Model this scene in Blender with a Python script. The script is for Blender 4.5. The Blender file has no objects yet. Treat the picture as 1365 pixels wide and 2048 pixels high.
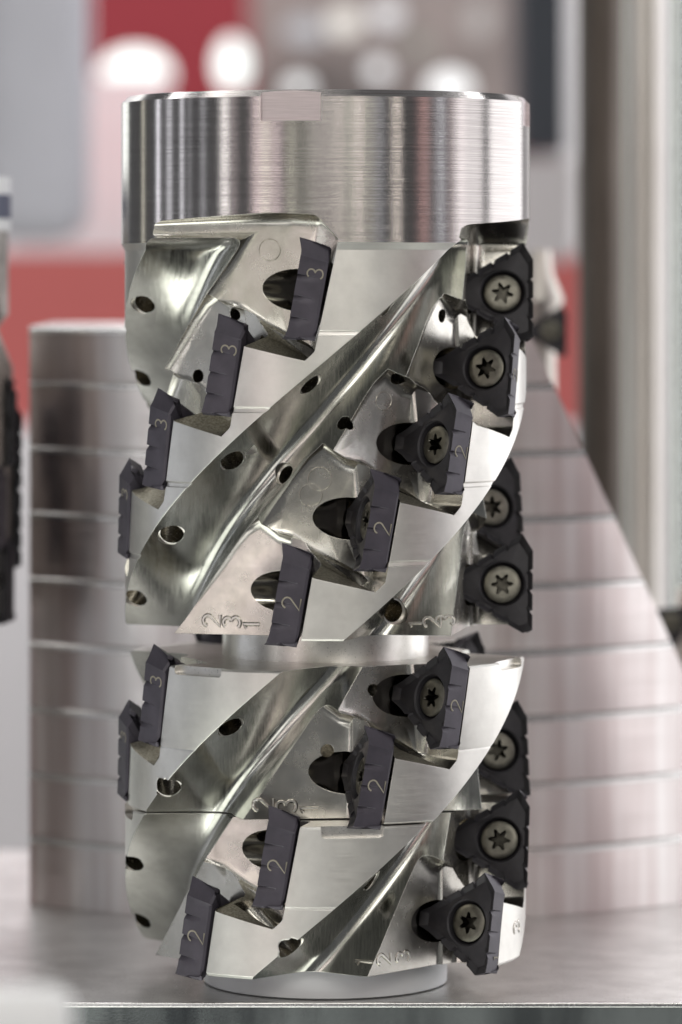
import bpy, bmesh, math, random
from mathutils import Vector, Matrix
from mathutils.bvhtree import BVHTree

# ------------------------------------------------------------------ units
# 1 Blender unit = 1 cm.  The tool axis is the world Z axis, shelf top is z = 0.
D = 86.0                      # camera distance from the tool axis
ZC = 14.03                    # camera height
def zz(zc):                   # height on the tool, from its scale reading
    return (1960.0 - zc) * 0.01
R_ = math.radians
sc = bpy.context.scene
col = sc.collection
random.seed(7)

# ------------------------------------------------------------------ camera
cam_d = bpy.data.cameras.new('camera')
cam = bpy.data.objects.new('camera', cam_d); col.objects.link(cam)
cam.location = (0, -D, ZC); cam.rotation_euler = (R_(90), 0, 0)
cam_d.sensor_fit = 'VERTICAL'; cam_d.sensor_height = 36.0
cam_d.lens = 8600 / 2048 * 36.0
cam_d.shift_x = 31 / 2048.0; cam_d.shift_y = -467 / 2048.0
cam_d.clip_start = 1.0; cam_d.clip_end = 2000.0
cam_d.dof.use_dof = True; cam_d.dof.focus_distance = 82.6
cam_d.dof.aperture_fstop = 0.118; cam_d.dof.aperture_blades = 0
sc.camera = cam

# ------------------------------------------------------------------ world and lamps
w = bpy.data.worlds.new('World'); sc.world = w; w.use_nodes = True
w.node_tree.nodes['Background'].inputs[0].default_value = (0.95, 0.97, 1.0, 1)
w.node_tree.nodes['Background'].inputs[1].default_value = 0.08

def lamp(az, dist, z, wid, hei, rad, colr=(1, 1, 1), aim=(0, 0, 11), name='added_area_lamp'):
    """vertical strip or panel lamp; az in degrees from the camera side, + to the right"""
    L = bpy.data.lights.new(name, 'AREA'); L.shape = 'RECTANGLE'
    L.size = wid; L.size_y = hei; L.color = colr
    L.energy = rad * math.pi * wid * hei
    o = bpy.data.objects.new(name, L); col.objects.link(o)
    o.location = (dist * math.sin(R_(az)), -dist * math.cos(R_(az)), z)
    d = Vector(aim) - o.location
    o.rotation_euler = d.to_track_quat('-Z', 'Y').to_euler()
    return o
# unseen strip and panel lamps added around the tool to make its reflections
def strips(lst, z, hei):
    for (az, wd, rad, c) in lst: lamp(az, 92, z, wd, hei, rad, c)
PK, WH, WM, OL, BL, RD = (1.0, 0.84, 0.86), (1.0, 0.98, 0.97), (1.0, 0.93, 0.84), (0.97, 0.96, 0.80), (0.90, 0.93, 1.0), (1.0, 0.42, 0.38)
lamp(122, 62, 18, 46, 60, 1.35, (1.0, 0.99, 1.0))
lamp(-150, 60, 18, 16, 50, 0.8, (0.93, 1.0, 0.93))
strips([(-122, 3, 1.1, OL), (-106, 3.0, 2.6, BL), (-96, 7.0, 0.75, BL), (-86, 3.5, 1.3, BL), (-80, 3, 0.35, BL), (-71, 3.0, 0.7, BL),
        (-57, 4.5, 2.3, WH), (-51.5, 2.0, 0.8, PK), (-38, 5.0, 1.3, PK), (-33, 4.5, 1.7, WM), (-27, 7.0, 0.9, PK), (-19, 4, 0.9, OL), (-14, 1.5, 0.9, OL)], 15, 62)
strips([(-9, 2.0, 1.0, OL), (-4.5, 2.5, 0.9, WM), (1, 4.0, 0.8, WM), (7, 3.5, 1.5, WM), (13, 5, 0.75, OL), (18, 3.0, 2.2, WM), (24, 4.5, 0.7, OL), (29, 3, 1.0, BL),
        (39, 3.2, 2.6, WM), (55, 6.0, 0.75, (1.0, 0.60, 0.56)), (60, 2.5, 0.5, PK), (66, 4.0, 1.5, BL), (73, 4, 0.8, PK), (80, 3, 0.9, PK)], 38, 60)
lamp(-58, 52, -32, 50, 28, 1.3, (0.97, 1.0, 0.92), (0, 0, 8))  # added low panel, brightens the gullet walls from below
lamp(86, 80, 15, 30, 60, 1.0, (1.0, 0.98, 0.99))  # added panel, whitens the right side of the steel block
lamp(8, 110, 56, 70, 30, 1.9, (1.0, 0.97, 0.93))  # added soft front fill, sized to brighten the plastic disc
lamp(-12, 62, -28, 24, 14, 1.2, (1.0, 0.98, 0.95), (0, 0, 4))  # added low front fill for undersides and the disc
L = bpy.data.lights.new('added_low_lamp', 'AREA'); L.shape = 'RECTANGLE'; L.size = 40; L.size_y = 18  # added unseen bounce from below for the downward flute faces
L.energy = 2.6 * math.pi * 40 * 18; L.color = (0.98, 1.0, 0.92)
o = bpy.data.objects.new('added_low_lamp', L); col.objects.link(o); o.location = (-8, -11, -34); o.rotation_euler = (R_(180), 0, 0)
L2 = L.copy(); L2.size = 26; L2.size_y = 18; L2.energy = 1.3 * math.pi * 26 * 18  # second added bounce, for the dark pocket top at the right
o = bpy.data.objects.new('added_low_lamp', L2); col.objects.link(o); o.location = (33, -11, -34); o.rotation_euler = (R_(180), 0, 0)
# ceiling fields
for (x, y, wd, hd, rr) in ((-30, -50, 26, 12, 4.0), (32, -45, 24, 12, 4.0), (-14, 24, 40, 16, 2.5), (-5, -20, 14, 10, 4.0)):
    L = bpy.data.lights.new('ceiling_lamp', 'AREA'); L.shape = 'RECTANGLE'; L.size = wd; L.size_y = hd
    L.energy = rr * math.pi * wd * hd; L.color = (1.0, 0.985, 0.95)
    o = bpy.data.objects.new('ceiling_lamp', L); col.objects.link(o)
    o.location = (x, y, 75)
# hall lighting over the far background
L = bpy.data.lights.new('hall_lamp', 'AREA'); L.shape = 'RECTANGLE'; L.size = 160; L.size_y = 60
L.energy = 7.5 * math.pi * 160 * 60
o = bpy.data.objects.new('hall_lamp', L); col.objects.link(o); o.location = (0, 110, 130)
o.rotation_euler = (R_(-25), 0, 0); o.rotation_euler = (R_(25), 0, 0)

sc.view_settings.view_transform = 'Standard'; sc.view_settings.look = 'None'
sc.view_settings.exposure = 0.7; sc.view_settings.gamma = 1.0
sc.render.engine = 'CYCLES'
sc.cycles.use_denoising = True
sc.cycles.max_bounces = 10; sc.cycles.glossy_bounces = 6; sc.cycles.caustics_reflective = False
sc.cycles.sample_clamp_indirect = 6.0

# ------------------------------------------------------------------ materials
def new_mat(name):
    m = bpy.data.materials.new(name); m.use_nodes = True
    nt = m.node_tree; b = nt.nodes['Principled BSDF']
    return m, nt, b
def nd(nt, t, **kw):
    n = nt.nodes.new(t)
    for k, v in kw.items():
        setattr(n, k, v)
    return n
def noise(nt, scale, mapping, detail=3.0, rough=0.55, rot=None):
    tc = nd(nt, 'ShaderNodeTexCoord'); mp = nd(nt, 'ShaderNodeMapping')
    mp.inputs['Scale'].default_value = mapping
    if rot: mp.inputs['Rotation'].default_value = rot
    n = nd(nt, 'ShaderNodeTexNoise'); n.inputs['Scale'].default_value = scale
    n.inputs['Detail'].default_value = detail; n.inputs['Roughness'].default_value = rough
    nt.links.new(tc.outputs['Object'], mp.inputs['Vector']); nt.links.new(mp.outputs[0], n.inputs['Vector'])
    return n
def ramp(nt, src, p0, c0, p1, c1):
    r = nd(nt, 'ShaderNodeValToRGB')
    r.color_ramp.elements[0].position = p0; r.color_ramp.elements[0].color = (*c0, 1) if len(c0) == 3 else c0
    r.color_ramp.elements[1].position = p1; r.color_ramp.elements[1].color = (*c1, 1)
    nt.links.new(src, r.inputs[0]); return r
def metal(name, c0, c1, r0, r1, nscale=3.0, nmap=(1, 1, 1), bump=0.0, bscale=30, bmap=(1, 1, 1), aniso=0.0, bevel=0.0, blot=0.0, spec=1.0, rot=None):
    m, nt, b = new_mat(name)
    b.inputs['Metallic'].default_value = spec
    n = noise(nt, nscale, nmap, 4.0, 0.6)
    r = ramp(nt, n.outputs['Fac'], 0.35, c0, 0.65, c1)
    nt.links.new(r.outputs[0], b.inputs['Base Color'])
    mr = nd(nt, 'ShaderNodeMapRange'); mr.inputs[1].default_value = 0.3; mr.inputs[2].default_value = 0.7
    mr.inputs[3].default_value = r0; mr.inputs[4].default_value = r1
    n2 = noise(nt, bscale, bmap, 4.0, 0.65, rot)
    nt.links.new(n2.outputs['Fac'], mr.inputs[0]); nt.links.new(mr.outputs[0], b.inputs['Roughness'])
    prev = None
    if bevel > 0:
        bv = nd(nt, 'ShaderNodeBevel'); bv.samples = 4; bv.inputs['Radius'].default_value = bevel
        prev = bv.outputs[0]
    if bump > 0:
        bp = nd(nt, 'ShaderNodeBump'); bp.inputs['Strength'].default_value = bump; bp.inputs['Distance'].default_value = 0.01
        nt.links.new(n2.outputs['Fac'], bp.inputs['Height'])
        if prev: nt.links.new(prev, bp.inputs['Normal'])
        prev = bp.outputs[0]
    if prev: nt.links.new(prev, b.inputs['Normal'])
    if aniso > 0:
        b.inputs['Anisotropic'].default_value = aniso; b.inputs['Anisotropic Rotation'].default_value = 0.25
        tg = nd(nt, 'ShaderNodeTangent'); tg.direction_type = 'RADIAL'; tg.axis = 'Z'
        nt.links.new(tg.outputs[0], b.inputs['Tangent'])
    return m
M = {}
M['turned'] = metal('turned_steel', (0.34, 0.315, 0.31), (0.50, 0.475, 0.46), 0.13, 0.24, 9.0, (0.05, 0.05, 14), 0.07, 14.0, (0.04, 0.04, 11.0), 0.9, 0.0)
M['notch'] = metal('notch_steel', (0.54, 0.48, 0.49), (0.64, 0.57, 0.585), 0.3, 0.42, 8.0, (0.2, 0.2, 6), 0.1, 9.0, (0.1, 0.1, 9))
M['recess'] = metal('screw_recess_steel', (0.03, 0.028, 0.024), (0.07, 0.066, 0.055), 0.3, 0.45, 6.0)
M['ground'] = metal('ground_steel', (0.62, 0.605, 0.575), (0.72, 0.705, 0.67), 0.30, 0.46, 1.3, (1, 1, 1), 0.12, 6.0, (0.25, 0.25, 16.0), 0.35, 0.022)
M['flute'] = metal('milled_flute_steel', (0.40, 0.40, 0.365), (0.56, 0.555, 0.515), 0.12, 0.25, 1.2, (1, 1, 1), 0.08, 5.0, (5.0, 0.5, 0.35), 0.0, 0.018, rot=(0, R_(40), 0))
M['pocket'] = metal('milled_pocket_steel', (0.56, 0.54, 0.49), (0.68, 0.66, 0.61), 0.20, 0.30, 1.6, (1, 1, 1), 0.0, 2.0, (1, 1, 1), 0.0, 0.018)
M['bore'] = metal('bored_steel', (0.40, 0.38, 0.33), (0.52, 0.49, 0.43), 0.12, 0.24, 2.5, (1, 1, 1), 0.05, 4.0, (1, 1, 1), 0.0, 0.012)
M['hole'] = metal('coolant_hole_steel', (0.50, 0.47, 0.41), (0.62, 0.59, 0.52), 0.15, 0.3, 3.0)
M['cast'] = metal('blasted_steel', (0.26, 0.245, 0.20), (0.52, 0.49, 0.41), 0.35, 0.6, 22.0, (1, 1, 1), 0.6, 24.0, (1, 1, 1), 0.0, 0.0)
M['plain'] = metal('flat_steel', (0.62, 0.60, 0.56), (0.74, 0.72, 0.69), 0.25, 0.4, 2.0)

def coat(name, c0, c1, rough, sparkle=0.0):
    m, nt, b = new_mat(name)
    n = noise(nt, 2.2, (1, 1, 1), 5.0, 0.6)
    r = ramp(nt, n.outputs['Fac'], 0.3, c0, 0.7, c1)
    nt.links.new(r.outputs[0], b.inputs['Base Color'])
    b.inputs['Metallic'].default_value = 0.35; b.inputs['Roughness'].default_value = rough
    n2 = noise(nt, 60.0, (1, 1, 1), 2.0, 0.6)
    bv = nd(nt, 'ShaderNodeBevel'); bv.samples = 4; bv.inputs['Radius'].default_value = 0.015
    bp = nd(nt, 'ShaderNodeBump'); bp.inputs['Strength'].default_value = 0.25; bp.inputs['Distance'].default_value = 0.004
    nt.links.new(n2.outputs['Fac'], bp.inputs['Height']); nt.links.new(bv.outputs[0], bp.inputs['Normal'])
    nt.links.new(bp.outputs[0], b.inputs['Normal'])
    return m
M['flank'] = coat('coated_carbide_flank', (0.052, 0.047, 0.060), (0.078, 0.070, 0.088), 0.48)
M['rake'] = coat('coated_carbide_rake', (0.024, 0.023, 0.026), (0.042, 0.039, 0.044), 0.50)
M['screw'] = metal('oiled_screw_steel', (0.13, 0.125, 0.105), (0.21, 0.20, 0.17), 0.34, 0.5, 6.0, (1, 1, 1), 0.2, 12.0)
M['mark'] = coat('laser_mark', (0.26, 0.24, 0.19), (0.36, 0.33, 0.27), 0.6)

# ------------------------------------------------------------------ mesh helpers
def link(name, me, parent=None, loc=None):
    o = bpy.data.objects.new(name, me); col.objects.link(o)
    if parent is not None: o.parent = parent
    if loc is not None: o.location = loc
    return o
def thing(name, label, cat, loc=(0, 0, 0), group=None):
    o = bpy.data.objects.new(name, None); col.objects.link(o); o.location = loc
    o.empty_display_size = 0.5
    o['label'] = label; o['category'] = cat
    if group: o['group'] = group
    return o
def tag(o, label, cat, group=None, kind=None):
    if label: o['label'] = label
    if cat: o['category'] = cat
    if group: o['group'] = group
    if kind: o['kind'] = kind
    return o
SLOTS = ['ground', 'turned', 'flute', 'pocket', 'bore', 'hole', 'plain', 'cast', 'notch']
def finish(me, angle=32):
    for p in me.polygons: p.use_smooth = True
    me.set_sharp_from_angle(angle=R_(angle))
def store_normals(me, sign):
    cn = [Vector(c.vector) * sign for c in me.corner_normals]
    at = me.attributes.new('NN', 'FLOAT_VECTOR', 'CORNER')
    for i, v in enumerate(cn): at.data[i].vector = v
def grid_mesh(rings, closed_caps=True, mat=0, name='m', cap_mat=None):
    """rings: list of equally long closed loops of Vector; watertight tube with ngon caps"""
    n = len(rings[0]); vs = [v for r in rings for v in r]; fs = []; ms = []
    for i in range(len(rings) - 1):
        for j in range(n):
            a = i * n + j; b = i * n + (j + 1) % n
            fs.append((a, b, b + n, a + n)); ms.append(mat)
    if closed_caps:
        fs.append(tuple(range(n - 1, -1, -1))); ms.append(mat if cap_mat is None else cap_mat)
        fs.append(tuple((len(rings) - 1) * n + j for j in range(n))); ms.append(mat if cap_mat is None else cap_mat)
    me = bpy.data.meshes.new(name); me.from_pydata(vs, [], fs)
    for k in SLOTS: me.materials.append(M[k])
    for p, m_ in zip(me.polygons, ms): p.material_index = m_
    bm = bmesh.new(); bm.from_mesh(me)
    bmesh.ops.recalc_face_normals(bm, faces=bm.faces)
    big = [f for f in bm.faces if len(f.verts) > 4]
    if big: bmesh.ops.triangulate(bm, faces=big)
    if bm.calc_volume() < 0: bmesh.ops.reverse_faces(bm, faces=bm.faces)
    bm.to_mesh(me); bm.free()
    return me
def er(t): return Vector((math.sin(t), -math.cos(t), 0))
def et(t): return Vector((math.cos(t), math.sin(t), 0))
EZ = Vector((0, 0, 1))
def round_poly(pts, n=6):
    """pts: (x, y, radius) -> list of 2D points with the corners rounded"""
    out = []; N = len(pts)
    for i in range(N):
        p = Vector(pts[i][:2]); r = pts[i][2]
        a = Vector(pts[i - 1][:2]); b = Vector(pts[(i + 1) % N][:2])
        if r <= 0: out.append(p); continue
        u = (a - p).normalized(); v = (b - p).normalized()
        ang = u.angle(v); t = min(r / math.tan(ang / 2), 0.48 * (a - p).length, 0.48 * (b - p).length)
        rr = t * math.tan(ang / 2); c = p + (u + v).normalized() * (rr / math.sin(ang / 2))
        s = p + u * t; e = p + v * t
        a0 = math.atan2(*(s - c).yx); a1 = math.atan2(*(e - c).yx); d = (a1 - a0 + math.pi) % (2 * math.pi) - math.pi
        for k in range(n + 1):
            q = a0 + d * k / n; out.append(Vector((c.x + rr * math.cos(q), c.y + rr * math.sin(q))))
    return out
def seg_dist(p, pts):
    best = 1e9; N = len(pts)
    for i in range(N):
        a = pts[i - 1]; e = pts[i] - a; L = e.length_squared
        t = 0 if L < 1e-12 else max(0.0, min(1.0, (p - a).dot(e) / L))
        best = min(best, (a + e * t - p).length)
    return best
def inset(pts, d):
    """offset towards the inside; folded-over corner points are drawn together"""
    out = []; N = len(pts)
    if d < 1e-6: return list(pts)
    area = sum(pts[i - 1].x * pts[i].y - pts[i].x * pts[i - 1].y for i in range(N))
    sg = 1 if area > 0 else -1
    for i in range(N):
        a = (pts[i] - pts[i - 1]).normalized(); b = (pts[(i + 1) % N] - pts[i]).normalized()
        na = Vector((-a.y, a.x)) * sg; nb = Vector((-b.y, b.x)) * sg
        m = (na + nb); L = max(m.length, 0.3); m = m / L
        out.append(pts[i] + m * (d / max(0.4, m.dot(na))))
    ok = [seg_dist(out[i], pts) > d - 0.4 for i in range(N)]
    if not any(ok): return out
    res = list(out)
    for i in range(N):
        if ok[i]: continue
        k = 1
        while not ok[(i + k) % N]: k += 1
        l = 1
        while not ok[(i - l) % N]: l += 1
        res[i] = out[(i - l) % N].lerp(out[(i + k) % N], l / (k + l))
    return res
def catmull(pts, sub=5):
    out = []
    for i in range(len(pts) - 1):
        p0 = pts[max(i - 1, 0)]; p1 = pts[i]; p2 = pts[i + 1]; p3 = pts[min(i + 2, len(pts) - 1)]
        for k in range(sub):
            t = k / sub
            out.append(0.5 * ((2 * p1) + (p2 - p0) * t + (2 * p0 - 5 * p1 + 4 * p2 - p3) * t * t + (3 * p1 - p0 - 3 * p2 + p3) * t ** 3))
    out.append(pts[-1]); return out

# ------------------------------------------------------------------ cutter tools (the milling of the body)
RATE = -0.170                 # degrees of helix per reading unit (0.01 cm)
def lathe(profile, seg=300, mats=None, name='body'):
    """profile: list of (r, z) from the bottom centre to the top centre"""
    vs = [Vector((0, 0, profile[0][1]))]; fs = []; ms = []
    rings = profile[1:-1]
    for (r, z) in rings:
        for j in range(seg):
            t = 2 * math.pi * j / seg; vs.append(er(t) * r + EZ * z)
    top = len(vs); vs.append(Vector((0, 0, profile[-1][1])))
    for j in range(seg):
        a = 1 + j; b = 1 + (j + 1) % seg
        fs.append((0, b, a)); ms.append(6)
        for i in range(len(rings) - 1):
            fs.append((a + i * seg, b + i * seg, b + (i + 1) * seg, a + (i + 1) * seg)); ms.append(mats[i] if mats else 0)
        k = (len(rings) - 1) * seg; fs.append((a + k, b + k, top)); ms.append(6)
    me = bpy.data.meshes.new(name); me.from_pydata(vs, [], fs)
    for k in SLOTS: me.materials.append(M[k])
    for p, m_ in zip(me.polygons, ms): p.material_index = m_
    bm = bmesh.new(); bm.from_mesh(me)
    if bm.calc_volume() < 0: bmesh.ops.reverse_faces(bm, faces=bm.faces)
    bm.to_mesh(me); bm.free()
    return me
# gullet section, seen down the axis, land edge turned to -35 degrees
SEC_IN = [(-229, 328), (-190, 303), (-150, 279), (-124, 266), (-103, 260), (-84, 263), (-67, 274), (-52, 294)]
def gullet(theta_e, z_ref, z_top, z_bot, end_fillet=0.0, widen=0.0):
    """theta_e: land edge angle (deg) at reading z_ref; cut runs from reading z_top down to z_bot"""
    inner = catmull([Vector(p) for p in SEC_IN], 5)
    sec = [Vector((-262, 349))] + inner + [Vector((-32, 318)), Vector((2, 352)), Vector((38, 398)), Vector((56, 445)), Vector((-110, 520)), Vector((-300, 440))]
    c = Vector((-120, 345)); rings = []
    zs = []
    if end_fillet > 0:
        for k in range(7):
            zs.append((z_top + end_fillet * (1 - math.sin(math.pi / 2 * k / 6)), end_fillet * (1 - math.cos(math.pi / 2 * k / 6))))
        zs = [(z_top + end_fillet * (1 - math.cos(math.pi / 2 * k / 6)), end_fillet * (1 - math.sin(math.pi / 2 * k / 6))) for k in range(7)]
        start = z_top + end_fillet
    else:
        start = z_top; zs.append((z_top, 0))
    n = max(4, int((z_bot - start) / 9))
    for k in range(1, n + 1): zs.append((start + (z_bot - start) * k / n, 0))
    rot = 35
    for (zc, ins) in zs:
        th = R_(theta_e + RATE * (zc - z_ref) + rot)
        ring = []
        for p in sec:
            q = p
            if ins > 0: 
                d = (c - p); q = p + d.normalized() * min(ins, d.length * 0.5)
            ring.append(Vector((q.x * math.cos(th) + q.y * math.sin(th), -(q.y * math.cos(th) - q.x * math.sin(th)), 0)) * 0.01 + EZ * zz(zc))
        rings.append(ring)
    me = grid_mesh(rings, True, SLOTS.index('flute'), 'gullet')
    finish(me, 30); store_normals(me, -1); return me
TILT = 0.176
LEFT = [(-262, -40, 0), (-218, 0, 0), (-170, 60, 0), (-146, 95, 0)]
LOW = [(14, -116, 15), (-6, -134, 4), (-108, -68, 14), (-150, -42, 30)]
POCKET = [(54, 93, 5)] + LOW + LEFT + [(-118, 128, 0), (-78, 152, 0), (-34, 119, 0), (-12, 112, 6)]
POCKET_TOP = [(60, 100, 8)] + LOW + LEFT + [(-326, 98, 0), (-330, 134, 10), (-40, 150, 26), (18, 146, 28)]
POCKET_END = [(54, 93, 5), (-9, -262, 0), (-330, -262, 0), (-300, -100, 0)] + LEFT + [(-118, 128, 0), (-78, 152, 0), (-34, 119, 0), (-12, 112, 6)]
def pocket(theta, zc, kind):
    base = {'mid': POCKET, 'top': POCKET_TOP, 'end': POCKET_END}[kind]
    pl = round_poly(base, 5)
    # drop doubled points
    pp = [pl[0]]
    for p in pl[1:]:
        if (p - pp[-1]).length > 0.8: pp.append(p)
    if (pp[0] - pp[-1]).length < 0.8: pp.pop()
    t = R_(theta); rf = 27.0; rings = []
    def place(p, add, fixed=None):
        wv = 288.6 + 0.105 * p.x + add if fixed is None else fixed
        fl = min(1.0, max(0.0, (-p.x - 20) / 60.0))
        return (er(t) * wv + et(t) * (p.x - fl * max(0.0, wv - 290) * 0.95)) * 0.01 + EZ * (zz(zc) + p.y * 0.01)
    for k in range(7):
        a = math.pi / 2 * k / 6
        q = inset(pp, rf * (1 - math.sin(a)))
        rings.append([place(v, rf * (1 - math.cos(a))) for v in q])
    rings.append([place(v, 0, 480.0) for v in pp])
    me = grid_mesh(rings, True, SLOTS.index('pocket'), 'pocket')
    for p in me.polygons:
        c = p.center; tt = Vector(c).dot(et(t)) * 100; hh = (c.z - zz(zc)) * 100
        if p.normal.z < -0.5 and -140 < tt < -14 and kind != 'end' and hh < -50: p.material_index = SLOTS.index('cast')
    finish(me, 33); store_normals(me, -1); return me
def capsule(a, b, r, mat, seg=40, ball_a=True, ball_b=True, name='bore'):
    a = Vector(a); b = Vector(b); ax = (b - a).normalized()
    u = ax.orthogonal().normalized(); v = ax.cross(u); rings = []
    prof = []
    if ball_a:
        for k in range(1, 8): prof.append((-r * math.cos(math.pi / 2 * k / 8), r * math.sin(math.pi / 2 * k / 8)))
    prof.append((0, r)); L = (b - a).length; prof.append((L, r))
    if ball_b:
        for k in range(7, 0, -1): prof.append((L + r * math.cos(math.pi / 2 * k / 8), r * math.sin(math.pi / 2 * k / 8)))
    for (s, rr) in prof:
        rings.append([a + ax * s + (u * math.cos(2 * math.pi * j / seg) + v * math.sin(2 * math.pi * j / seg)) * rr for j in range(seg)])
    me = grid_mesh(rings, True, SLOTS.index(mat), name)
    finish(me, 33); store_normals(me, -1); return me
def box_mesh(x0, x1, y0, y1, z0, z1, mat, theta, r_corner=0.0):
    """box in (tangential, radial, z reading units); theta in deg"""
    t = R_(theta); P = round_poly([(x0, z0, r_corner), (x1, z0, r_corner), (x1, z1, r_corner), (x0, z1, r_corner)], 5)
    rings = [[(er(t) * y + et(t) * p.x) * 0.01 + EZ * zz(p.y) for p in P] for y in (y0, y1)]
    me = grid_mesh(rings, True, SLOTS.index(mat), 'slot')
    finish(me, 33); store_normals(me, -1); return me
def cut(body_me, cutters, name):
    body = link(name, body_me)
    if 'NN' not in body_me.attributes:
        finish(body_me, 20); store_normals(body_me, 1)
    tmp = []
    for cme in cutters:
        co = link('tool', cme); tmp.append(co)
        m = body.modifiers.new('b', 'BOOLEAN'); m.object = co; m.operation = 'DIFFERENCE'; m.solver = 'MANIFOLD'
    dg = bpy.context.evaluated_depsgraph_get()
    me = bpy.data.meshes.new_from_object(body.evaluated_get(dg))
    bpy.data.objects.remove(body)
    for t in tmp: bpy.data.objects.remove(t)
    at = me.attributes['NN'].data
    nm = []
    for p in me.polygons:
        p.use_smooth = True
        for li in p.loop_indices:
            v = Vector(at[li].vector)
            if v.length < 1e-4 or v.dot(p.normal) < 0.2: v = p.normal.copy()
            nm.append(v.normalized())
    me.normals_split_custom_set(nm)
    return me

# ------------------------------------------------------------------ digits drawn with single strokes
def arc(cx, cy, rx, ry, a0, a1, n=12):
    return [(cx + rx * math.cos(R_(a0 + (a1 - a0) * k / n)), cy + ry * math.sin(R_(a0 + (a1 - a0) * k / n))) for k in range(n + 1)]
DIG = {
    '1': [[(-0.18, 0.28), (0.05, 0.5), (0.05, -0.5)]],
    '2': [arc(0, 0.22, 0.30, 0.28, 170, -35, 14) + [(-0.32, -0.5), (0.34, -0.5)]],
    '3': [arc(0, 0.25, 0.27, 0.25, 150, -80, 12) + arc(0, -0.24, 0.31, 0.26, 80, -150, 12)],
    'O': [arc(0, 0, 0.5, 0.5, 0, 360, 28)],
}
def stroke_mesh(polys, wid, name, mat, thick=0.006):
    """polys: lists of (point, normal) in 3D -> flat raised ribbon with rounded edges"""
    bm = bmesh.new()
    for poly in polys:
        prev = None; n = len(poly); secs = []
        for i, (p, nr) in enumerate(poly):
            a = poly[max(i - 1, 0)][0]; b = poly[min(i + 1, n - 1)][0]
            tg = (b - a).normalized(); s = tg.cross(nr).normalized()
            secs.append([bm.verts.new(p - s * wid - nr * 0.004), bm.verts.new(p - s * wid * 0.6 + nr * thick), bm.verts.new(p + s * wid * 0.6 + nr * thick), bm.verts.new(p + s * wid - nr * 0.004)])
        for i in range(n - 1):
            for k in range(3):
                bm.faces.new((secs[i][k], secs[i][k + 1], secs[i + 1][k + 1], secs[i + 1][k]))
            bm.faces.new((secs[i][3], secs[i][0], secs[i + 1][0], secs[i + 1][3]))
        bm.faces.new(secs[0]); bm.faces.new(secs[-1][::-1])
    bmesh.ops.recalc_face_normals(bm, faces=bm.faces)
    me = bpy.data.meshes.new(name); bm.to_mesh(me); bm.free()
    me.materials.append(mat)
    for p in me.polygons: p.use_smooth = True
    me.set_sharp_from_angle(angle=R_(60)); return me

# ------------------------------------------------------------------ the triangular cutting insert
TH = 0.54                    # thickness
RO = 4.15                    # radius of its outer cutting edge
TRI = [(0, 66), (-21, 99), (-146, 24), (-170, 13), (-170, -15), (-146, -25), (-20, -99), (-1, -92)]
CEN = Vector((-0.615, 0.0))
def edge_point(ang):
    """hit of a ray from the centre with the outline, plus arc position along the side"""
    d = Vector((math.cos(ang), math.sin(ang))); best = None
    for i in range(len(TRI)):
        a = Vector(TRI[i]) * 0.01 - CEN; b = Vector(TRI[(i + 1) % len(TRI)]) * 0.01 - CEN
        e = b - a; den = d.x * (-e.y) - d.y * (-e.x)
        if abs(den) < 1e-9: continue
        t = (a.x * (-e.y) - a.y * (-e.x)) / den; s = (d.x * a.y - d.y * a.x) / den
        if t > 0 and -1e-6 <= s <= 1 + 1e-6:
            nn = Vector((e.y, -e.x)).normalized()
            if nn.dot(d) < 0: nn = -nn
            best = (d * t + CEN, nn, s, i, e.length)
    return best
def saw(x):
    """three serration steps along a side, x in 0..1"""
    v = 0
    for c in (0.24, 0.50, 0.76):
        dx = x - c
        if -0.055 < dx <= 0: v = max(v, (dx + 0.055) / 0.055)
        elif 0 < dx < 0.012: v = max(v, 1 - dx / 0.012)
    return v
angs = set()
for p in TRI:
    q = Vector(p) * 0.01 - CEN; angs.add(round(math.atan2(q.y, q.x), 5))
for i, j in ((7, 0), (1, 2), (5, 6)):
    a = Vector(TRI[i]) * 0.01 - CEN; b = Vector(TRI[j]) * 0.01 - CEN
    for c in (0.24, 0.50, 0.76):
        for dx in (-0.056, -0.03, -0.001, 0.013):
            q = a + (b - a) * (c + dx); angs.add(round(math.atan2(q.y, q.x), 5))
base = sorted(angs)
for k in range(96):
    a = -math.pi + 2 * math.pi * (k + 0.5) / 96
    if min(abs(a - b) for b in base) > 0.02: angs.add(a)
ANG = sorted(angs)
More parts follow.
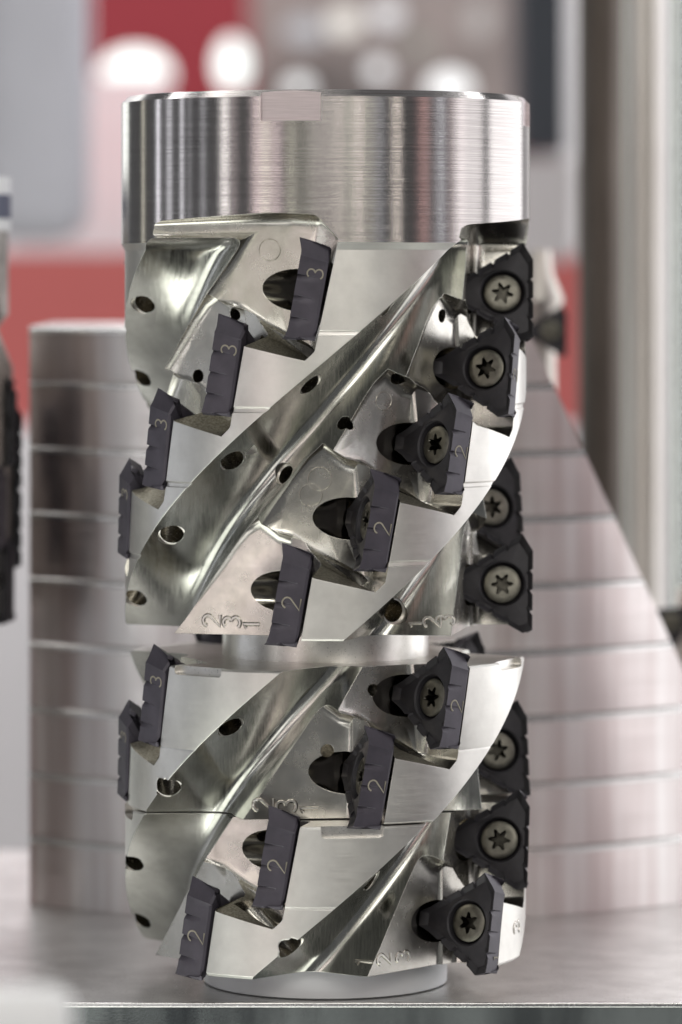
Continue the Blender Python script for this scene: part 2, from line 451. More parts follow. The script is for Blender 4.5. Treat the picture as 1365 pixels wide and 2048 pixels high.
def make_insert_meshes():
    RH = 0.46; n = len(ANG)
    per = [edge_point(a) for a in ANG]
    def ring(c, relief, notch):
        out = []
        for (p, nn, s, i, L) in per:
            x = None
            if i in (7, 1, 5): x = s
            d = saw(x) * 0.062 * notch if x is not None else 0
            q = p - nn * (relief + d)
            out.append(Vector((q.x, c, q.y)))
        return out
    def circ(r, c): return [Vector((CEN.x + r * math.cos(a), c, CEN.y + r * math.sin(a))) for a in ANG]
    def scaled(f, c, notch=0.5):
        o = []
        for v, (p, nn, s, i, L), a in zip(ring(0, 0, notch), per, ANG):
            q = Vector((v.x - CEN.x, v.z - CEN.y)) * f
            if q.length < RH + 0.02: q = q.normalized() * (RH + 0.02)
            o.append(Vector((CEN.x + q.x, c, CEN.y + q.y)))
        return o
    def tip(v, amt):
        for i in (1, 6):
            T = Vector(TRI[i]) * 0.01
            d = (Vector((v.x, v.z)) - T).length
            if d < 0.30: v.y -= amt * (1 - d / 0.30)
        return v
    h = TH / 2; rel = 0.12
    flank = [ring(-h, 0, 1), ring(-h + 0.06, 0.06 * 0.19, 0.95), ring(-h + 0.18, 0.18 * 0.19, 0.55), ring(-h + 0.36, 0.36 * 0.19, 0.0), ring(h - 0.04, (TH - 0.04) * 0.19, 0), ring(h, TH * 0.19 + 0.035, 0)]
    flank[0] = [tip(v, 0.10) for v in flank[0]]; flank[1] = [tip(v, 0.06) for v in flank[1]]
    top = [flank[0], [tip(v, 0.08) for v in scaled(0.965, -h + 0.004, 1.0)], scaled(0.84, -h + 0.07, 0.6), scaled(0.76, -h + 0.065, 0.0), circ(RH, -h + 0.045), circ(RH - 0.03, -h + 0.07), circ(RH - 0.06, -h + 0.20), circ(0.25, -h + 0.30), circ(0.25, h)]
    def strip(rings, name, mat, cap=False):
        vs = [v for r in rings for v in r]; fs = []
        for i in range(len(rings) - 1):
            for j in range(n):
                a = i * n + j; b = i * n + (j + 1) % n; fs.append((a, b, b + n, a + n))
        return vs, fs
    v1, f1 = strip(flank, '', None); v2, f2 = strip(top[::-1], '', None)
    back = [flank[-1], circ(0.25, h)]; v3, f3 = strip(back, '', None)
    vs = v1 + v2 + v3
    fs = f1 + [tuple(i + len(v1) for i in f) for f in f2] + [tuple(i + len(v1) + len(v2) for i in f) for f in f3]
    mi = [0] * len(f1) + [1] * len(f2) + [0] * len(f3)
    me = bpy.data.meshes.new('insert'); me.from_pydata(vs, [], fs)
    me.materials.append(M['flank']); me.materials.append(M['rake'])
    for p, m_ in zip(me.polygons, mi): p.material_index = m_
    bm = bmesh.new(); bm.from_mesh(me); bmesh.ops.remove_doubles(bm, verts=bm.verts, dist=1e-5)
    bmesh.ops.recalc_face_normals(bm, faces=bm.faces); bm.to_mesh(me); bm.free()
    for p in me.polygons: p.use_smooth = True
    me.set_sharp_from_angle(angle=R_(22))
    return me
INSERT = make_insert_meshes()
def make_screw():
    n = 96; bm = bmesh.new()
    def circ(r, c): return [bm.verts.new((CEN.x + r * math.cos(2 * math.pi * k / n), c, CEN.y + r * math.sin(2 * math.pi * k / n))) for k in range(n)]
    def star(f, c):
        o = []
        for k in range(n):
            a = 2 * math.pi * k / n; s = 0.150 + 0.046 * math.cos(6 * a) + 0.006 * math.cos(12 * a)
            o.append(bm.verts.new((CEN.x + f * s * math.cos(a), c, CEN.y + f * s * math.sin(a))))
        return o
    h = -TH / 2
    rings = [circ(0.24, h + 0.34), circ(0.365, h + 0.19), circ(0.375, h + 0.15), circ(0.37, h + 0.125), circ(0.345, h + 0.108), circ(0.26, h + 0.10), star(1.12, h + 0.10), star(1.0, h + 0.125), star(0.94, h + 0.29)]
    for a, b in zip(rings, rings[1:]):
        for j in range(n): bm.faces.new((a[j], a[(j + 1) % n], b[(j + 1) % n], b[j]))
    bm.faces.new(rings[-1]); bm.faces.new(rings[0][::-1])
    bmesh.ops.recalc_face_normals(bm, faces=bm.faces)
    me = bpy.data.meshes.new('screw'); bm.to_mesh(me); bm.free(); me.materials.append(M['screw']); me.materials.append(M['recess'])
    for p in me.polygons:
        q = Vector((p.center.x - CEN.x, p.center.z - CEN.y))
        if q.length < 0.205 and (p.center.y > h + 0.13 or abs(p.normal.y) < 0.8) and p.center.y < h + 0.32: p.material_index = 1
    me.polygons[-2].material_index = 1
    for p in me.polygons: p.use_smooth = True
    me.set_sharp_from_angle(angle=R_(35)); return me
SCREW = make_screw()
def flank_mark(ch, b0, size=0.33, c0=0.03):
    """digit on the outer flank; its top points to the cutting edge"""
    polys = []
    for st in DIG[ch]:
        poly = []
        for (x, y) in st:
            b = b0 + x * size; c = c0 - y * size        # top -> rake side, reads from below
            poly.append((Vector((-(c + TH / 2) * 0.19 + 0.001, c, b)), Vector((0.98, 0.19, 0)).normalized()))
        polys.append(poly)
    return stroke_mesh(polys, 0.017, 'number_mark', M['mark'], 0.004)
MARKS = {'2': flank_mark('2', -0.10, 0.34, 0.035), '3': flank_mark('3', 0.35, 0.30, 0.06), '1': flank_mark('1', -0.62, 0.2, 0.1)}
def add_insert(parent, theta, zc, mark, rout=RO, tilt=10.0):
    t = R_(theta); tl = R_(tilt)
    bx = er(t); cz = EZ * math.cos(tl) + et(t) * math.sin(tl); cy = et(t) * math.cos(tl) - EZ * math.sin(tl)
    Mx = Matrix((bx, cy, cz)).transposed().to_4x4()
    p = er(t) * rout + EZ * zz(zc) + cy * 0.04 - Vector(parent.location); Mx.translation = p
    o = link('cutting_insert', INSERT, parent); o.matrix_local = Mx
    s = link('clamping_screw', SCREW, o)
    s.matrix_local = Matrix.Translation((CEN.x, 0, CEN.y)) @ Matrix.Rotation(random.uniform(0, 6.28), 4, 'Y') @ Matrix.Translation((-CEN.x, 0, -CEN.y))
    if mark: link('number_mark', MARKS[mark], o)
    return o

# ------------------------------------------------------------------ the three cutter bodies
def img_ray(px, py):
    d = Vector(((px - 651.5) * 0.01 / D, 1.0, (557 - py) * 0.01 / D))
    return Vector((0, -D, ZC)), d.normalized()
def build_body(profile, mats, rows, land, gtop, gbot, z_shift_top, slots, holes, end_fillet, bore_holes=True):
    """rows: list of lists of (theta, zc, mark)"""
    me = lathe(profile, 360, mats)
    tools = []
    for r, row in enumerate(rows):
        th0, z0 = row[0][0], row[0][1]
        tools.append(gullet(th0 + land, z0, gtop, gbot, end_fillet))
    for row in rows:
        for k, (th, z, mk) in enumerate(row):
            kind = 'mid'
            if k == 0 and end_fillet > 0: kind = 'top'
            if k == len(row) - 1 and z > gbot - 190: kind = 'end'
            tools.append(pocket(th, z, kind))
            t = R_(th); zb = zz(z) - 0.02
            # relief bore under the insert tip
            tools.append(capsule((er(t) * 3.90 + et(t) * -2.3) + EZ * (zb + 0.16), (er(t) * 2.60 + et(t) * 0.30) + EZ * zb, 0.41, 'bore', 48, False, True))
            # corner relief hole
            cu = 0.335 + TILT * 0.88
            tools.append(capsule(er(t) * 3.2 + et(t) * (cu - 0.01) + EZ * (zz(z) + 0.90), er(t) * 4.5 + et(t) * (cu - 0.01) + EZ * (zz(z) + 0.90), 0.105, 'hole', 20, False, False))
    tools += slots
    m1 = cut(me, tools, 'body')
    # coolant holes, drilled where the outlets sit on the milled wall
    bvh = BVHTree.FromPolygons([v.co for v in m1.vertices], [tuple(p.vertices) for p in m1.polygons])
    drills = []
    for (px, py, rad, mixf, az) in holes:
        o_, d_ = img_ray(px, py)
        loc, nor, idx, dist = bvh.ray_cast(o_, d_)
        if loc is None: continue
        dirn = er(R_(az)) * mixf + nor * (1 - mixf); dirn.normalize()
        if rad > 0.16: drills.append(capsule(loc + dirn * 0.9, loc - dirn * 0.035, rad + 0.035, 'plain', 40, False, False))
        drills.append(capsule(loc + dirn * 0.9, loc - dirn * 1.5, rad, 'hole', 32, False, False))
    me2 = m1
    if drills:
        me2 = cut(m1, drills, 'body')
    return me2

def srow(th, z, n, marks, step=24.6, dz=144.5):
    return [(th - step * k, z + dz * k, marks) for k in range(n)]
# upper cutter ------------------------------------------------------
upper = thing('milling_cutter', 'tall shell milling cutter with bright turned shank, topmost of the stack', 'milling cutter', (0, 0, zz(1249)))
rowsA = [
    [(-5.0, 581, '3'), (-29.2, 727, '3'), (-53.6, 873, '3'), (-78.6, 1016, '3')],
    [(89.5, 588, '2'), (64.7, 735, '2'), (38.9, 880, '2'), (14.6, 1023, '2'), (-10.0, 1165, '2')],
    [(184.5, 590, '3'), (159.7, 735, '3'), (135.0, 880, '3'), (109.5, 1022, '3'), (86.0, 1168, '3')],
    [(-102.5, 581, '3'), (-127.0, 727, '3'), (-151.5, 873, '3'), (-176.0, 1016, '3')],
]
profA = [(0, 1249), (396, 1249), (400, 1245)]
mA = [6]
for b in (1103, 956, 809, 662):
    profA += [(400.5, b + 5), (398.6, b + 4), (397.6, b - 3), (401.0, b - 6)]
    mA += [0, 0, 6, 6]
mA = []
profA += [(401, 506), (401, 502), (408, 488), (408, 209), (394, 196), (210, 196), (200, 206), (200, 300), (0, 300)]
profA = [(r * 0.01, zz(z)) for r, z in profA]
mA = []
for i in range(1, len(profA) - 2):
    (r0, z0), (r1, z1) = profA[i], profA[i + 1]
    zm = (z0 + z1) / 2
    if abs(z1 - z0) < 1e-6: mA.append(6)
    elif zm > zz(486): mA.append(1)
    else: mA.append(0)
slotsA = [box_mesh(-58, 58, 396, 430, 150, 256, 'notch', -9.5, 0), box_mesh(-58, 58, 396, 430, 150, 256, 'notch', 80.5, 0), box_mesh(-58, 58, 396, 430, 150, 256, 'notch', 170.5, 0), box_mesh(-58, 58, 396, 430, 150, 256, 'notch', 260.5, 0)]
holesA = [(778, 617, 0.20, 0.3, 60), (622, 770, 0.22, 0.3, 30), (466, 922, 0.23, 0.3, 0), (344, 1070, 0.235, 0.2, -40), (272, 1197, 0.22, 0.2, -70),
          (288, 610, 0.215, 0.3, -60), (283, 757, 0.215, 0.3, -60), (570, 948, 0.19, 0.0, 0), (688, 846, 0.15, 0.0, 0), (797, 757, 0.15, 0.0, 0), (884, 632, 0.13, 0.0, 0), (471, 628, 0.13, 0.0, 0), (788, 1222, 0.22, 0.3, 30), (397, 752, 0.13, 0, 0)]
bodyA = build_body(profA, mA, rowsA, 27.5, 478, 1330, 0, slotsA, holesA, 26)
def place_body(me, parent):
    o = link('body', me, parent, -Vector(parent.location)); return o
bA = place_body(bodyA, upper)
for row in rowsA:
    for (th, z, mk) in row: add_insert(upper, th, z, mk)
# middle cutter ring ------------------------------------------------
middle = thing('cutter_ring', 'short milling cutter ring with raised hub, in the middle of the stack', 'cutter ring', (0, 0, zz(1600.5)), 'stacked cutter rings')
rowsB = [
    [(-56.0, 1373, '3'), (-80.5, 1497, '3')],
    [(37.4, 1369, '2'), (13.0, 1514, '2')],
    [(129.5, 1385, '3'), (103.0, 1510, '3')],
    [(-144.0, 1373, '3'), (-168.0, 1514, '3')],
]
profB = [(0, 1600.5), (397, 1600.5), (400, 1597.5), (400, 1470), (398.8, 1467), (400.5, 1462), (400.5, 1311), (396, 1307), (206, 1307), (206, 1252), (203, 1249.5), (0, 1249.5)]
def prof(p): return [(r * 0.01, zz(z)) for r, z in p]
def mats_of(p, hub=None):
    o = []
    for i in range(1, len(p) - 2):
        (r0, z0), (r1, z1) = p[i], p[i + 1]
        o.append(6 if abs(z1 - z0) < 1e-6 or (r0 < 2.2) else 0)
    return o
pB = prof(profB)
slotsB = [box_mesh(-58, 58, 383, 430, 1290, 1323, 'plain', a, 6) for a in (-38.5, 67, 150, 240)]
holesB = [(462, 1455, 0.235, 0.3, 0), (338, 1577, 0.235, 0.2, -40), (655, 1502, 0.13, 0, 0), (748, 1381, 0.12, 0, 0)]
bodyB = build_body(pB, mats_of(pB), rowsB, 32.8, 1230, 1640, 0, slotsB, holesB, 0)
# keep the hub whole: it is only 2 cm in radius, inside every gullet
bB = place_body(bodyB, middle)
for row in rowsB:
    for (th, z, mk) in row: add_insert(middle, th, z, mk)
# lower cutter ring -------------------------------------------------
lower = thing('cutter_ring', 'short milling cutter ring standing on the white plastic disc, lowest of the stack', 'cutter ring', (0, 0, zz(1899)), 'stacked cutter rings')
rowsC = [
    [(-13.9, 1667, '2'), (-38.4, 1813, '2')],
    [(78.5, 1671, '2'), (53.8, 1815, '1')],
    [(167.0, 1668, '3'), (142.0, 1813, '3')],
    [(-105.0, 1668, '3'), (-129.5, 1813, '3')],
]
profC = [(0, 1899), (393, 1899), (400, 1893), (400, 1762), (398.8, 1760), (400.5, 1756), (400.5, 1607), (397, 1603.5), (0, 1603.5)]
pC = prof(profC)
slotsC = [box_mesh(-60, 60, 383, 430, 1590, 1625, 'plain', a, 8) for a in (7.5, 100, 190, 280)]
holesC = [(266, 1728, 0.21, 0.3, -60), (283, 1842, 0.21, 0.3, -60), (744, 1762, 0.21, 0.3, 60), (583, 1897, 0.26, 0.3, 30), (527, 1672, 0.13, 0, 0)]
bodyC = build_body(pC, mats_of(pC), rowsC, 32.0, 1560, 1940, 0, slotsC, holesC, 0)
bC = place_body(bodyC, lower)
for row in rowsC:
    for (th, z, mk) in row: add_insert(lower, th, z, mk)

# engraved seat numbers and tool marks on the milled floors -----------
def engrave(bodyme, parent, items, wid=0.024, mat='plain', name='engraved_number', thick=0.02):
    bvh = BVHTree.FromPolygons([v.co for v in bodyme.vertices], [tuple(p.vertices) for p in bodyme.polygons])
    for (ch, px, py, sx, sy, rot) in items:
        o_, d_ = img_ray(px, py); loc, nor, i_, dd = bvh.ray_cast(o_, d_)
        if loc is None: continue
        up = (EZ - nor * nor.z).normalized(); rt = up.cross(nor).normalized()
        c, s = math.cos(R_(rot)), math.sin(R_(rot)); polys = []
        for st in DIG[ch]:
            poly = []
            for (x, y) in st:
                x2 = (x * c - y * s) * sx; y2 = (x * s + y * c) * sy
                p0 = loc + rt * x2 + up * y2
                h, hn, hi, hd = bvh.ray_cast(p0 + nor * 0.5, -nor, 1.0)
                if h is None: h, hn = p0, nor
                poly.append((h - Vector(parent.location), nor))
            polys.append(poly)
        me1 = stroke_mesh(polys, wid, name, M[mat], thick)
        if name == 'engraved_number':
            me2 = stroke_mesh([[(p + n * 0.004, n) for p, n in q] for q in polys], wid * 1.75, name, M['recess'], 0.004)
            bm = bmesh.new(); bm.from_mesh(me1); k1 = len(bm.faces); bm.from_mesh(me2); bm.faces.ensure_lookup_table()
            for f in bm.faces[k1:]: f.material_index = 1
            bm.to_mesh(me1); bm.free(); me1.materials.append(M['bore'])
        o = link(name, me1, parent)
engrave(bodyA, upper, [('2', 424, 1241, 0.34, 0.34, 90), ('3', 464, 1245, 0.34, 0.34, 90), ('1', 503, 1250, 0.34, 0.34, 90),
                       ('1', 834, 1248, 0.34, 0.34, 90), ('2', 864, 1244, 0.34, 0.34, 90), ('3', 890, 1241, 0.34, 0.34, 90)])
engrave(bodyB, middle, [('2', 527, 1610, 0.38, 0.36, 90), ('3', 573, 1613, 0.38, 0.36, 90), ('1', 618, 1618, 0.36, 0.34, 90)])
engrave(bodyC, lower, [('1', 728, 1924, 0.38, 0.30, 90), ('2', 768, 1918, 0.38, 0.30, 90), ('3', 806, 1914, 0.38, 0.30, 90)])
engrave(bodyA, upper, [('O', 540, 500, 0.42, 0.42, 0), ('O', 640, 958, 0.46, 0.46, 0), ('O', 622, 990, 0.44, 0.44, 0), ('O', 768, 802, 0.36, 0.36, 0)], 0.013, 'bore', 'tool_mark', 0.003)
engrave(bodyC, lower, [('3', 1034, 1855, 0.36, 0.36, 90)], 0.028, 'plain', 'engraved_number', 0.02)

# ------------------------------------------------------------------ plain things
def box(name, x0, x1, y0, y1, z0, z1, mat, parent=None, bev=0.0, off=None):
    bm = bmesh.new(); bmesh.ops.create_cube(bm, size=1.0)
    for v in bm.verts:
        v.co = Vector(((x0 + x1) / 2 + v.co.x * (x1 - x0), (y0 + y1) / 2 + v.co.y * (y1 - y0), (z0 + z1) / 2 + v.co.z * (z1 - z0)))
    if bev > 0: bmesh.ops.bevel(bm, geom=bm.edges[:], offset=bev, segments=3, profile=0.5, affect='EDGES')
    me = bpy.data.meshes.new(name); bm.to_mesh(me); bm.free(); me.materials.append(mat)
    for p in me.polygons: p.use_smooth = True
    me.set_sharp_from_angle(angle=R_(40))
    o = link(name, me, parent)
    if parent is not None: o.location = -Vector(parent.location)
    return o
def tube(name, cx, cy, prof_, mat, seg=96, parent=None, mats=None):
    bm = bmesh.new(); rings = []
    for (r, z) in prof_:
        rings.append([bm.verts.new((cx + r * math.cos(2 * math.pi * k / seg), cy + r * math.sin(2 * math.pi * k / seg), z)) for k in range(seg)] if r > 0 else [bm.verts.new((cx, cy, z))])
    for a, b in zip(rings, rings[1:]):
        for j in range(seg):
            k = (j + 1) % seg
            if len(a) == 1: bm.faces.new((a[0], b[j], b[k]))
            elif len(b) == 1: bm.faces.new((a[j], a[k], b[0]))
            else: bm.faces.new((a[j], a[k], b[k], b[j]))
    bmesh.ops.recalc_face_normals(bm, faces=bm.faces)
    me = bpy.data.meshes.new(name); bm.to_mesh(me); bm.free(); me.materials.append(mat)
    for p in me.polygons: p.use_smooth = True
    me.set_sharp_from_angle(angle=R_(40))
    o = link(name, me, parent)
    if parent is not None: o.location = -Vector(parent.location)
    return o
def plastic(name, c, rough=0.4, sss=0.0, c2=None, ns=0.6):
    m, nt, b = new_mat(name)
    n = noise(nt, ns, (1, 1, 1), 4.0)
    r = ramp(nt, n.outputs['Fac'], 0.3, c, 0.7, c2 or tuple(x * 1.06 for x in c)); nt.links.new(r.outputs[0], b.inputs['Base Color'])
    b.inputs['Roughness'].default_value = rough
    return m
def glow(name, c, s):
    m = bpy.data.materials.new(name); m.use_nodes = True; nt = m.node_tree; nt.nodes.clear()
    e = nd(nt, 'ShaderNodeEmission'); e.inputs[0].default_value = (*c, 1); e.inputs[1].default_value = s
    o_ = nd(nt, 'ShaderNodeOutputMaterial'); nt.links.new(e.outputs[0], o_.inputs[0]); return m
Wp = plastic('white_plastic', (0.86, 0.87, 0.88), 0.35)
o = tube('plastic_disc', 0, 0, [(0, 0.0), (2.38, 0.0), (2.43, 0.03), (2.43, 0.56), (2.38, 0.603), (0, 0.603)], Wp)
tag(o, 'white round plastic spacer disc under the cutter stack', 'spacer disc')
# shelf -------------------------------------------------------------
M['shelf'] = metal('shelf_sheet_steel', (0.62, 0.615, 0.605), (0.80, 0.795, 0.785), 0.24, 0.40, 0.8, (1, 1, 1), 0.5, 18.0, (1, 1, 1), 0, 0, spec=0.9)
M['shelf_front'] = metal('shelf_front_glossy', (0.08, 0.09, 0.095), (0.42, 0.46, 0.45), 0.15, 0.25, 0.5, (1, 0.3, 0.2), 0.15, 20.0, (1, 1, 1), 0, 0, spec=0.8)  # pale blotches in the colour stand in for blurred reflections
M['trim'] = metal('shelf_trim', (0.70, 0.69, 0.68), (0.80, 0.79, 0.78), 0.2, 0.3, 2.0)
sh = thing('display_shelf', 'brushed steel shelf board with bright front edge', None, (0, 3, 0)); sh['kind'] = 'structure'; del sh['category']
box('shelf_board', -40, 40, -2.62, 19.5, -3.0, 0.0, M['shelf'], sh)
box('edge_trim', -40, 40, -2.74, -2.622, -0.085, 0.006, M['trim'], sh, 0.02)
box('front_panel', -40, 40, -2.70, -2.624, -3.0, -0.088, M['shelf_front'], sh)

# grooved steel block behind -----------------------------------------
M['band'] = metal('block_steel_painted_streaks', (0.52, 0.43, 0.42), (0.86, 0.84, 0.83), 0.30, 0.46, 0.55, (1.3, 1.3, 0.06), 0.25, 3.0, (0.05, 0.05, 5.0), 0.7, 0.0)  # pinkish vertical streaks of reflected surroundings are put into the base colour
def wx(px, Y): return (px - 651.5) * 0.01 * (D + Y) / D
def wz(py, Y): return ZC + (557 - py) * 0.01 * (D + Y) / D
blk = thing('grooved_steel_block', 'large blurred steel block of horizontal bands with slanted right side, behind the cutter', 'steel block', (0, 16, 0))
RB = 11.0; CY = 18.7; CX = 0.6
zs_ = [0.0]; 
lines = [1835, 1700, 1568, 1433, 1300, 1167, 1033, 900, 766, 655]
for i in range(len(lines) - 1):
    zb = max(0.0, wz(lines[i], 8)); zt = wz(lines[i + 1], 8)
    if i == 0: zb = 0.0
    bm = bmesh.new(); prof_ = [(0.0, zb), (RB - 0.02, zb), (RB, zb + 0.02), (RB, zt - 0.17), (RB + 0.05, zt - 0.155), (RB + 0.055, zt - 0.06), (RB - 0.02, zt - 0.005), (0.0, zt - 0.005)]
    pmid = (lines[i] + lines[i + 1]) / 2
    xr = wx(1062 + (pmid - 655) * 0.47, 8); xl = wx(44, 8)
    cols = []; n = 48
    def xright(z):  # slanted side
        py = 557 - (z - ZC) / 0.01 * D / (D + 8); return wx(1056 + (py - 655) * 0.47, 8)
    for k in range(n + 1):
        ring = []
        for (r, z) in prof_:
            xe = min(xright(z), CX + RB * 0.985); f = k / n
            x = xl + (xe - xl) * f
            if r == 0.0: y = CY
            else:
                y = CY - math.sqrt(max(0.02, RB * RB - (x - CX) ** 2)) + (RB - r)
            ring.append(bm.verts.new((x, y, z)))
        cols.append(ring)
    m_ = len(prof_)
    for k in range(n):
        for j in range(m_ - 1): bm.faces.new((cols[k][j], cols[k + 1][j], cols[k + 1][j + 1], cols[k][j + 1]))
        bm.faces.new((cols[k][m_ - 1], cols[k + 1][m_ - 1], cols[k + 1][0], cols[k][0]))
    bm.faces.new(cols[0]); bm.faces.new(cols[-1][::-1])
    bmesh.ops.recalc_face_normals(bm, faces=bm.faces)
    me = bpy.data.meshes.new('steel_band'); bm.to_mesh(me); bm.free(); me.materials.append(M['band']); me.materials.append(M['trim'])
    for p in me.polygons:
        p.use_smooth = True
        if p.center.z > zt - 0.168 and abs(p.normal.y) > 0.25: p.material_index = 1
    me.set_sharp_from_angle(angle=R_(25))
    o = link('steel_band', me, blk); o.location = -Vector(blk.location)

# second cutter at the left edge ---------------------------------------
lc = Vector((-8.9, 9.5, 0))
def fz(z): return ZC - (ZC - z) * 1.083
left = thing('milling_cutter', 'blurred dark milling cutter cut off by the left edge of the photo', 'milling cutter', lc)
M['dull'] = metal('dull_tool_steel', (0.28, 0.27, 0.25), (0.40, 0.38, 0.36), 0.3, 0.45, 1.0, (1, 1, 2))
tube('body', lc.x, lc.y, [(0, fz(7.1)), (1.75, fz(7.1)), (1.95, fz(7.3)), (1.95, fz(12.2)), (1.6, fz(13.0)), (1.85, fz(13.3)), (1.85, fz(15.4)), (1.6, fz(15.6)), (0, fz(15.6))], M['dull'], 64, left)
tube('arbor', lc.x, lc.y, [(0, 0.3), (0.9, 0.3), (0.9, fz(7.098)), (0, fz(7.098))], M['dull'], 48, left)
tube('base_plate', lc.x, lc.y, [(0, 0.0), (1.2, 0.0), (1.2, 0.296), (0, 0.296)], M['trim'], 48, left)
tube('label_band', lc.x, lc.y, [(1.852, fz(15.0)), (1.90, fz(15.0)), (1.90, fz(16.1)), (1.852, fz(16.1)), (1.852, fz(15.0))], Wp, 64, left)
tube('colour_band', lc.x, lc.y, [(1.902, fz(15.25)), (1.915, fz(15.25)), (1.915, fz(15.75)), (1.902, fz(15.75)), (1.902, fz(15.25))], plastic('navy_print', (0.03, 0.04, 0.10)), 64, left)
for k, (th, z) in enumerate(((80, 11.1), (60, 9.4), (95, 9.0), (72, 7.9), (100, 10.6))):
    t = R_(th); tl = R_(8); bx = er(t); cz = EZ; cy = et(t)
    Mx = Matrix((bx, cy, cz)).transposed().to_4x4(); Mx.translation = er(t) * 2.15 + EZ * fz(z)
    o = link('cutting_insert', INSERT, left); o.matrix_local = Mx; link('clamping_screw', SCREW, o)

# tools behind on the right ---------------------------------------------
M['pole_dark'] = metal('bronzed_tool_steel', (0.07, 0.06, 0.052), (0.14, 0.12, 0.105), 0.3, 0.45, 0.25, (1, 1, 0.25), 0, 10, (1, 1, 1), 0.7)
M['pole'] = metal('blurred_tool_steel', (0.52, 0.48, 0.44), (0.70, 0.67, 0.63), 0.3, 0.42, 0.4, (1, 1, 0.2), 0, 10, (1, 1, 1), 0.7)
Yp = 26.0
def shank(px, rad, Y, mat, label):
    pr = thing('tool_shank', label, 'tool shank', (wx(px, Y), Y, 0), 'blurred tool shanks at the right edge')
    tube('shaft', wx(px, Y), Y, [(0, 0.6), (rad, 0.6), (rad, 31), (0, 31)], mat, 96, pr)
    tube('collar', wx(px, Y), Y, [(0, 0.0), (rad * 1.15, 0.0), (rad * 1.15, 0.598), (0, 0.598)], M['trim'], 64, pr)
shank(1202, 0.62, 30, M['pole_dark'], 'dark bronze blurred tool shank nearest to the cutter on the right')
shank(1286, 0.50, 26, M['pole'], 'slim beige blurred tool shank between the dark one and the grey one')
shank(1450, 1.45, 24, M['trim'], 'thick pale grey blurred tool shank cut off by the right edge')
kt = thing('indexed_tool', 'small blurred tool head with dark insert behind the upper right inserts', 'tool head', (wx(1085, 17), 17.5, 0))
tube('body', wx(1080, 17), 17.5, [(0, 0.3), (0.42, 0.3), (0.42, wz(640, 17)), (0.62, wz(600, 17)), (0.35, wz(545, 17)), (0.30, wz(500, 17)), (0, wz(500, 17))], M['pole'], 48, kt)
tube('foot', wx(1080, 17), 17.5, [(0, 0.0), (0.9, 0.0), (0.9, 0.298), (0, 0.298)], M['trim'], 48, kt)
o = link('cutting_insert', INSERT, kt)
o.matrix_local = Matrix.Translation(Vector((wx(1133, 16.6), 16.4, wz(662, 16.6))) - Vector(kt.location)) @ Matrix.Scale(0.62, 4)
link('clamping_screw', SCREW, o)
kt2 = thing('indexed_tool', 'blurred tool head with black insert cut off by the right edge', 'tool head', (wx(1392, 15), 15.6, 0))
tube('body', wx(1395, 15), 15.6, [(0, 0.3), (0.5, 0.3), (0.5, wz(1290, 15)), (0.42, wz(1180, 15)), (0, wz(1170, 15))], M['pole'], 48, kt2)
tube('foot', wx(1395, 15), 15.6, [(0, 0.0), (0.8, 0.0), (0.8, 0.298), (0, 0.298)], M['trim'], 48, kt2)
o = link('cutting_insert', INSERT, kt2)
o.matrix_local = Matrix.Translation(Vector((wx(1368, 15), 14.8, wz(1255, 15))) - Vector(kt2.location)) @ Matrix.Rotation(R_(25), 4, 'Y') @ Matrix.Scale(0.55, 4)
link('clamping_screw', SCREW, o)

# ------------------------------------------------------------------ blurred fair stand far behind
def bgbox(name, px0, px1, py0, py1, Y, depth, mat, label, cat, kind=None, bev=0.0):
    o = box(name, wx(px0, Y), wx(px1, Y), Y, Y + depth, wz(py1, Y), wz(py0, Y), mat, None, bev)
    tag(o, label, cat, None, kind); return o
matte = lambda n, c: plastic(n, c, 0.7)
o = box('hall_floor', -200, 200, 15, 260, -62, -60, matte('hall_floor_grey', (0.30, 0.29, 0.28))); tag(o, None, None, None, 'structure')
o = box('hall_wall', -120, 120, 180, 184, -60, 110, matte('hall_wall_white', (0.62, 0.60, 0.61))); tag(o, None, None, None, 'structure')
bgbox('wall_panel', 20, 330, 150, 520, 120, 3, matte('panel_white', (0.90, 0.91, 0.94)), 'pale grey white blurred panel above the red counter on the left', 'wall panel')
bgbox('red_counter', -150, 1178, 505, 850, 100, 12, matte('counter_red', (0.80, 0.20, 0.19)), 'long blurred red counter behind the steel block', 'counter')
bgbox('red_banner', 175, 500, -120, 420, 150, 1, matte('banner_red', (0.25, 0.018, 0.028)), 'dark red blurred banner behind the two round white lamps', 'banner')
bgbox('brown_panel', 500, 1075, -120, 420, 155, 2, plastic('panel_mauve', (0.075, 0.065, 0.062), 0.7, 0, (0.42, 0.35, 0.33), 0.07), 'brown mauve blurred wall panel above the cutter', 'wall panel')
bgbox('dark_cabinet', 1040, 1135, -60, 305, 90, 8, matte('cabinet_slate', (0.055, 0.062, 0.075)), 'dark slate blurred cabinet beside the tool shank on the right', 'cabinet')
bgbox('pale_box', 1010, 1150, 318, 520, 80, 6, matte('box_pale', (0.66, 0.62, 0.63)), 'pale grey blurred box below the dark cabinet', 'box')
def pillar(px, rad, Y, mat, name, label, cat):
    o = tube(name, wx(px, Y), Y, [(0, -60), (rad, -60), (rad, 100), (0, 100)], mat, 64); tag(o, label, cat); return o
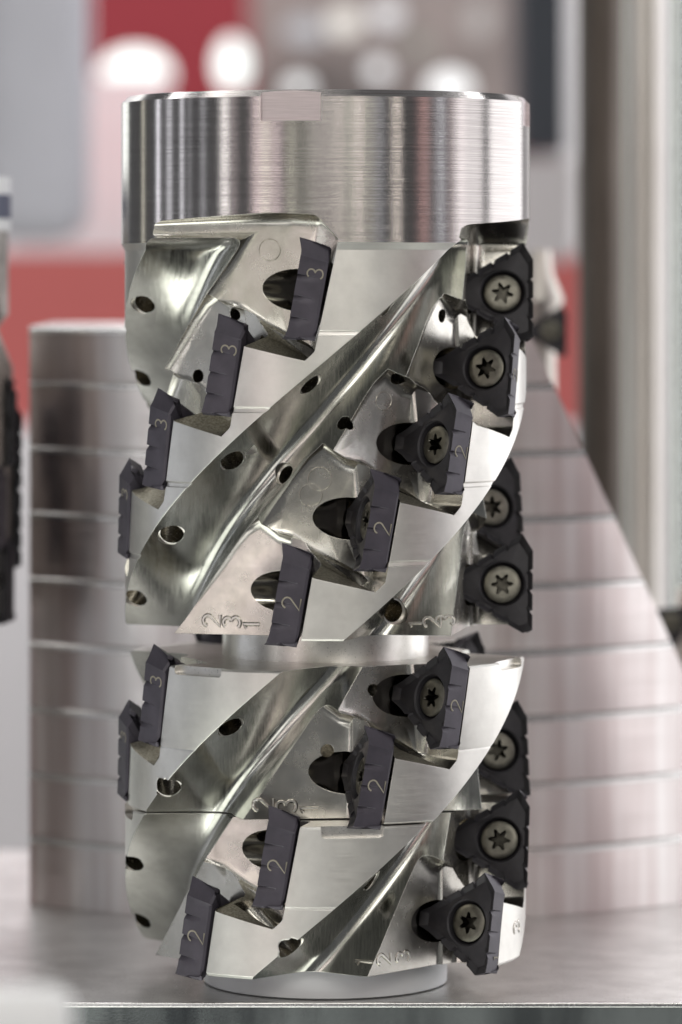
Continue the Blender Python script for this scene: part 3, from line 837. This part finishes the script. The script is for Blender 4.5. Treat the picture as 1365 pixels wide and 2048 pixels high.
bgbox('grey_pillar', -60, 165, -120, 480, 60, 6, matte('pillar_grey', (0.55, 0.55, 0.60)), 'pale lilac grey blurred pillar at the top left', 'pillar', None, 1.2)
def globe(px, py, rx, ry, Y, c, s_, label):
    bm = bmesh.new(); bmesh.ops.create_uvsphere(bm, u_segments=32, v_segments=20, radius=1.0)
    k = 0.01 * (D + Y) / D
    for v in bm.verts: v.co = Vector((v.co.x * rx * k, v.co.y * rx * k, v.co.z * ry * k))
    me = bpy.data.meshes.new('globe_lamp'); bm.to_mesh(me); bm.free(); me.materials.append(glow('lamp_glow', c, s_))
    for p in me.polygons: p.use_smooth = True
    o = link('globe_lamp', me, None, Vector((wx(px, Y), Y, wz(py, Y)))); tag(o, label, 'lamp', 'blurred lamps of the stand'); return o
globe(272, 150, 70, 50, 130, (0.93, 1.0, 0.97), 1.3, 'widest blurred white lamp above the left side of the cutter')
globe(464, 128, 30, 50, 130, (0.93, 1.0, 0.97), 1.25, 'tall oval blurred white lamp right of the widest one')
globe(598, 175, 25, 20, 130, (0.93, 0.93, 0.93), 0.9, 'low blurred lamp just above the notch in the shank')
globe(690, 45, 34, 30, 130, (0.95, 0.90, 0.84), 0.62, 'dim cream blurred lamp at the top centre')
globe(775, 30, 30, 26, 130, (0.95, 0.93, 0.95), 0.60, 'dim pale blurred lamp at the top right of the cream one')
globe(757, 140, 22, 22, 130, (0.93, 0.92, 0.93), 0.75, 'small round grey blurred lamp above the middle of the rim')
globe(900, 175, 42, 30, 130, (1.0, 1.0, 1.0), 0.95, 'bright blurred lamp above the right side of the rim')
globe(610, 60, 40, 26, 140, (0.80, 0.80, 0.84), 0.42, 'very dim grey blurred lamp at the top between the white oval and the cream one')
globe(960, 40, 26, 34, 140, (0.78, 0.72, 0.70), 0.40, 'faint mauve blurred lamp at the top left of the dark cabinet')
globe(840, 90, 24, 20, 140, (0.72, 0.70, 0.62), 0.30, 'faint olive blurred lamp above the bright one over the rim')
o = box('white_label', -9.0, -3.3, -30.0, -29.4, -4.2, 4.75, Wp, None, 0.25); tag(o, 'out of focus white card in the bottom left corner before the shelf', 'card')
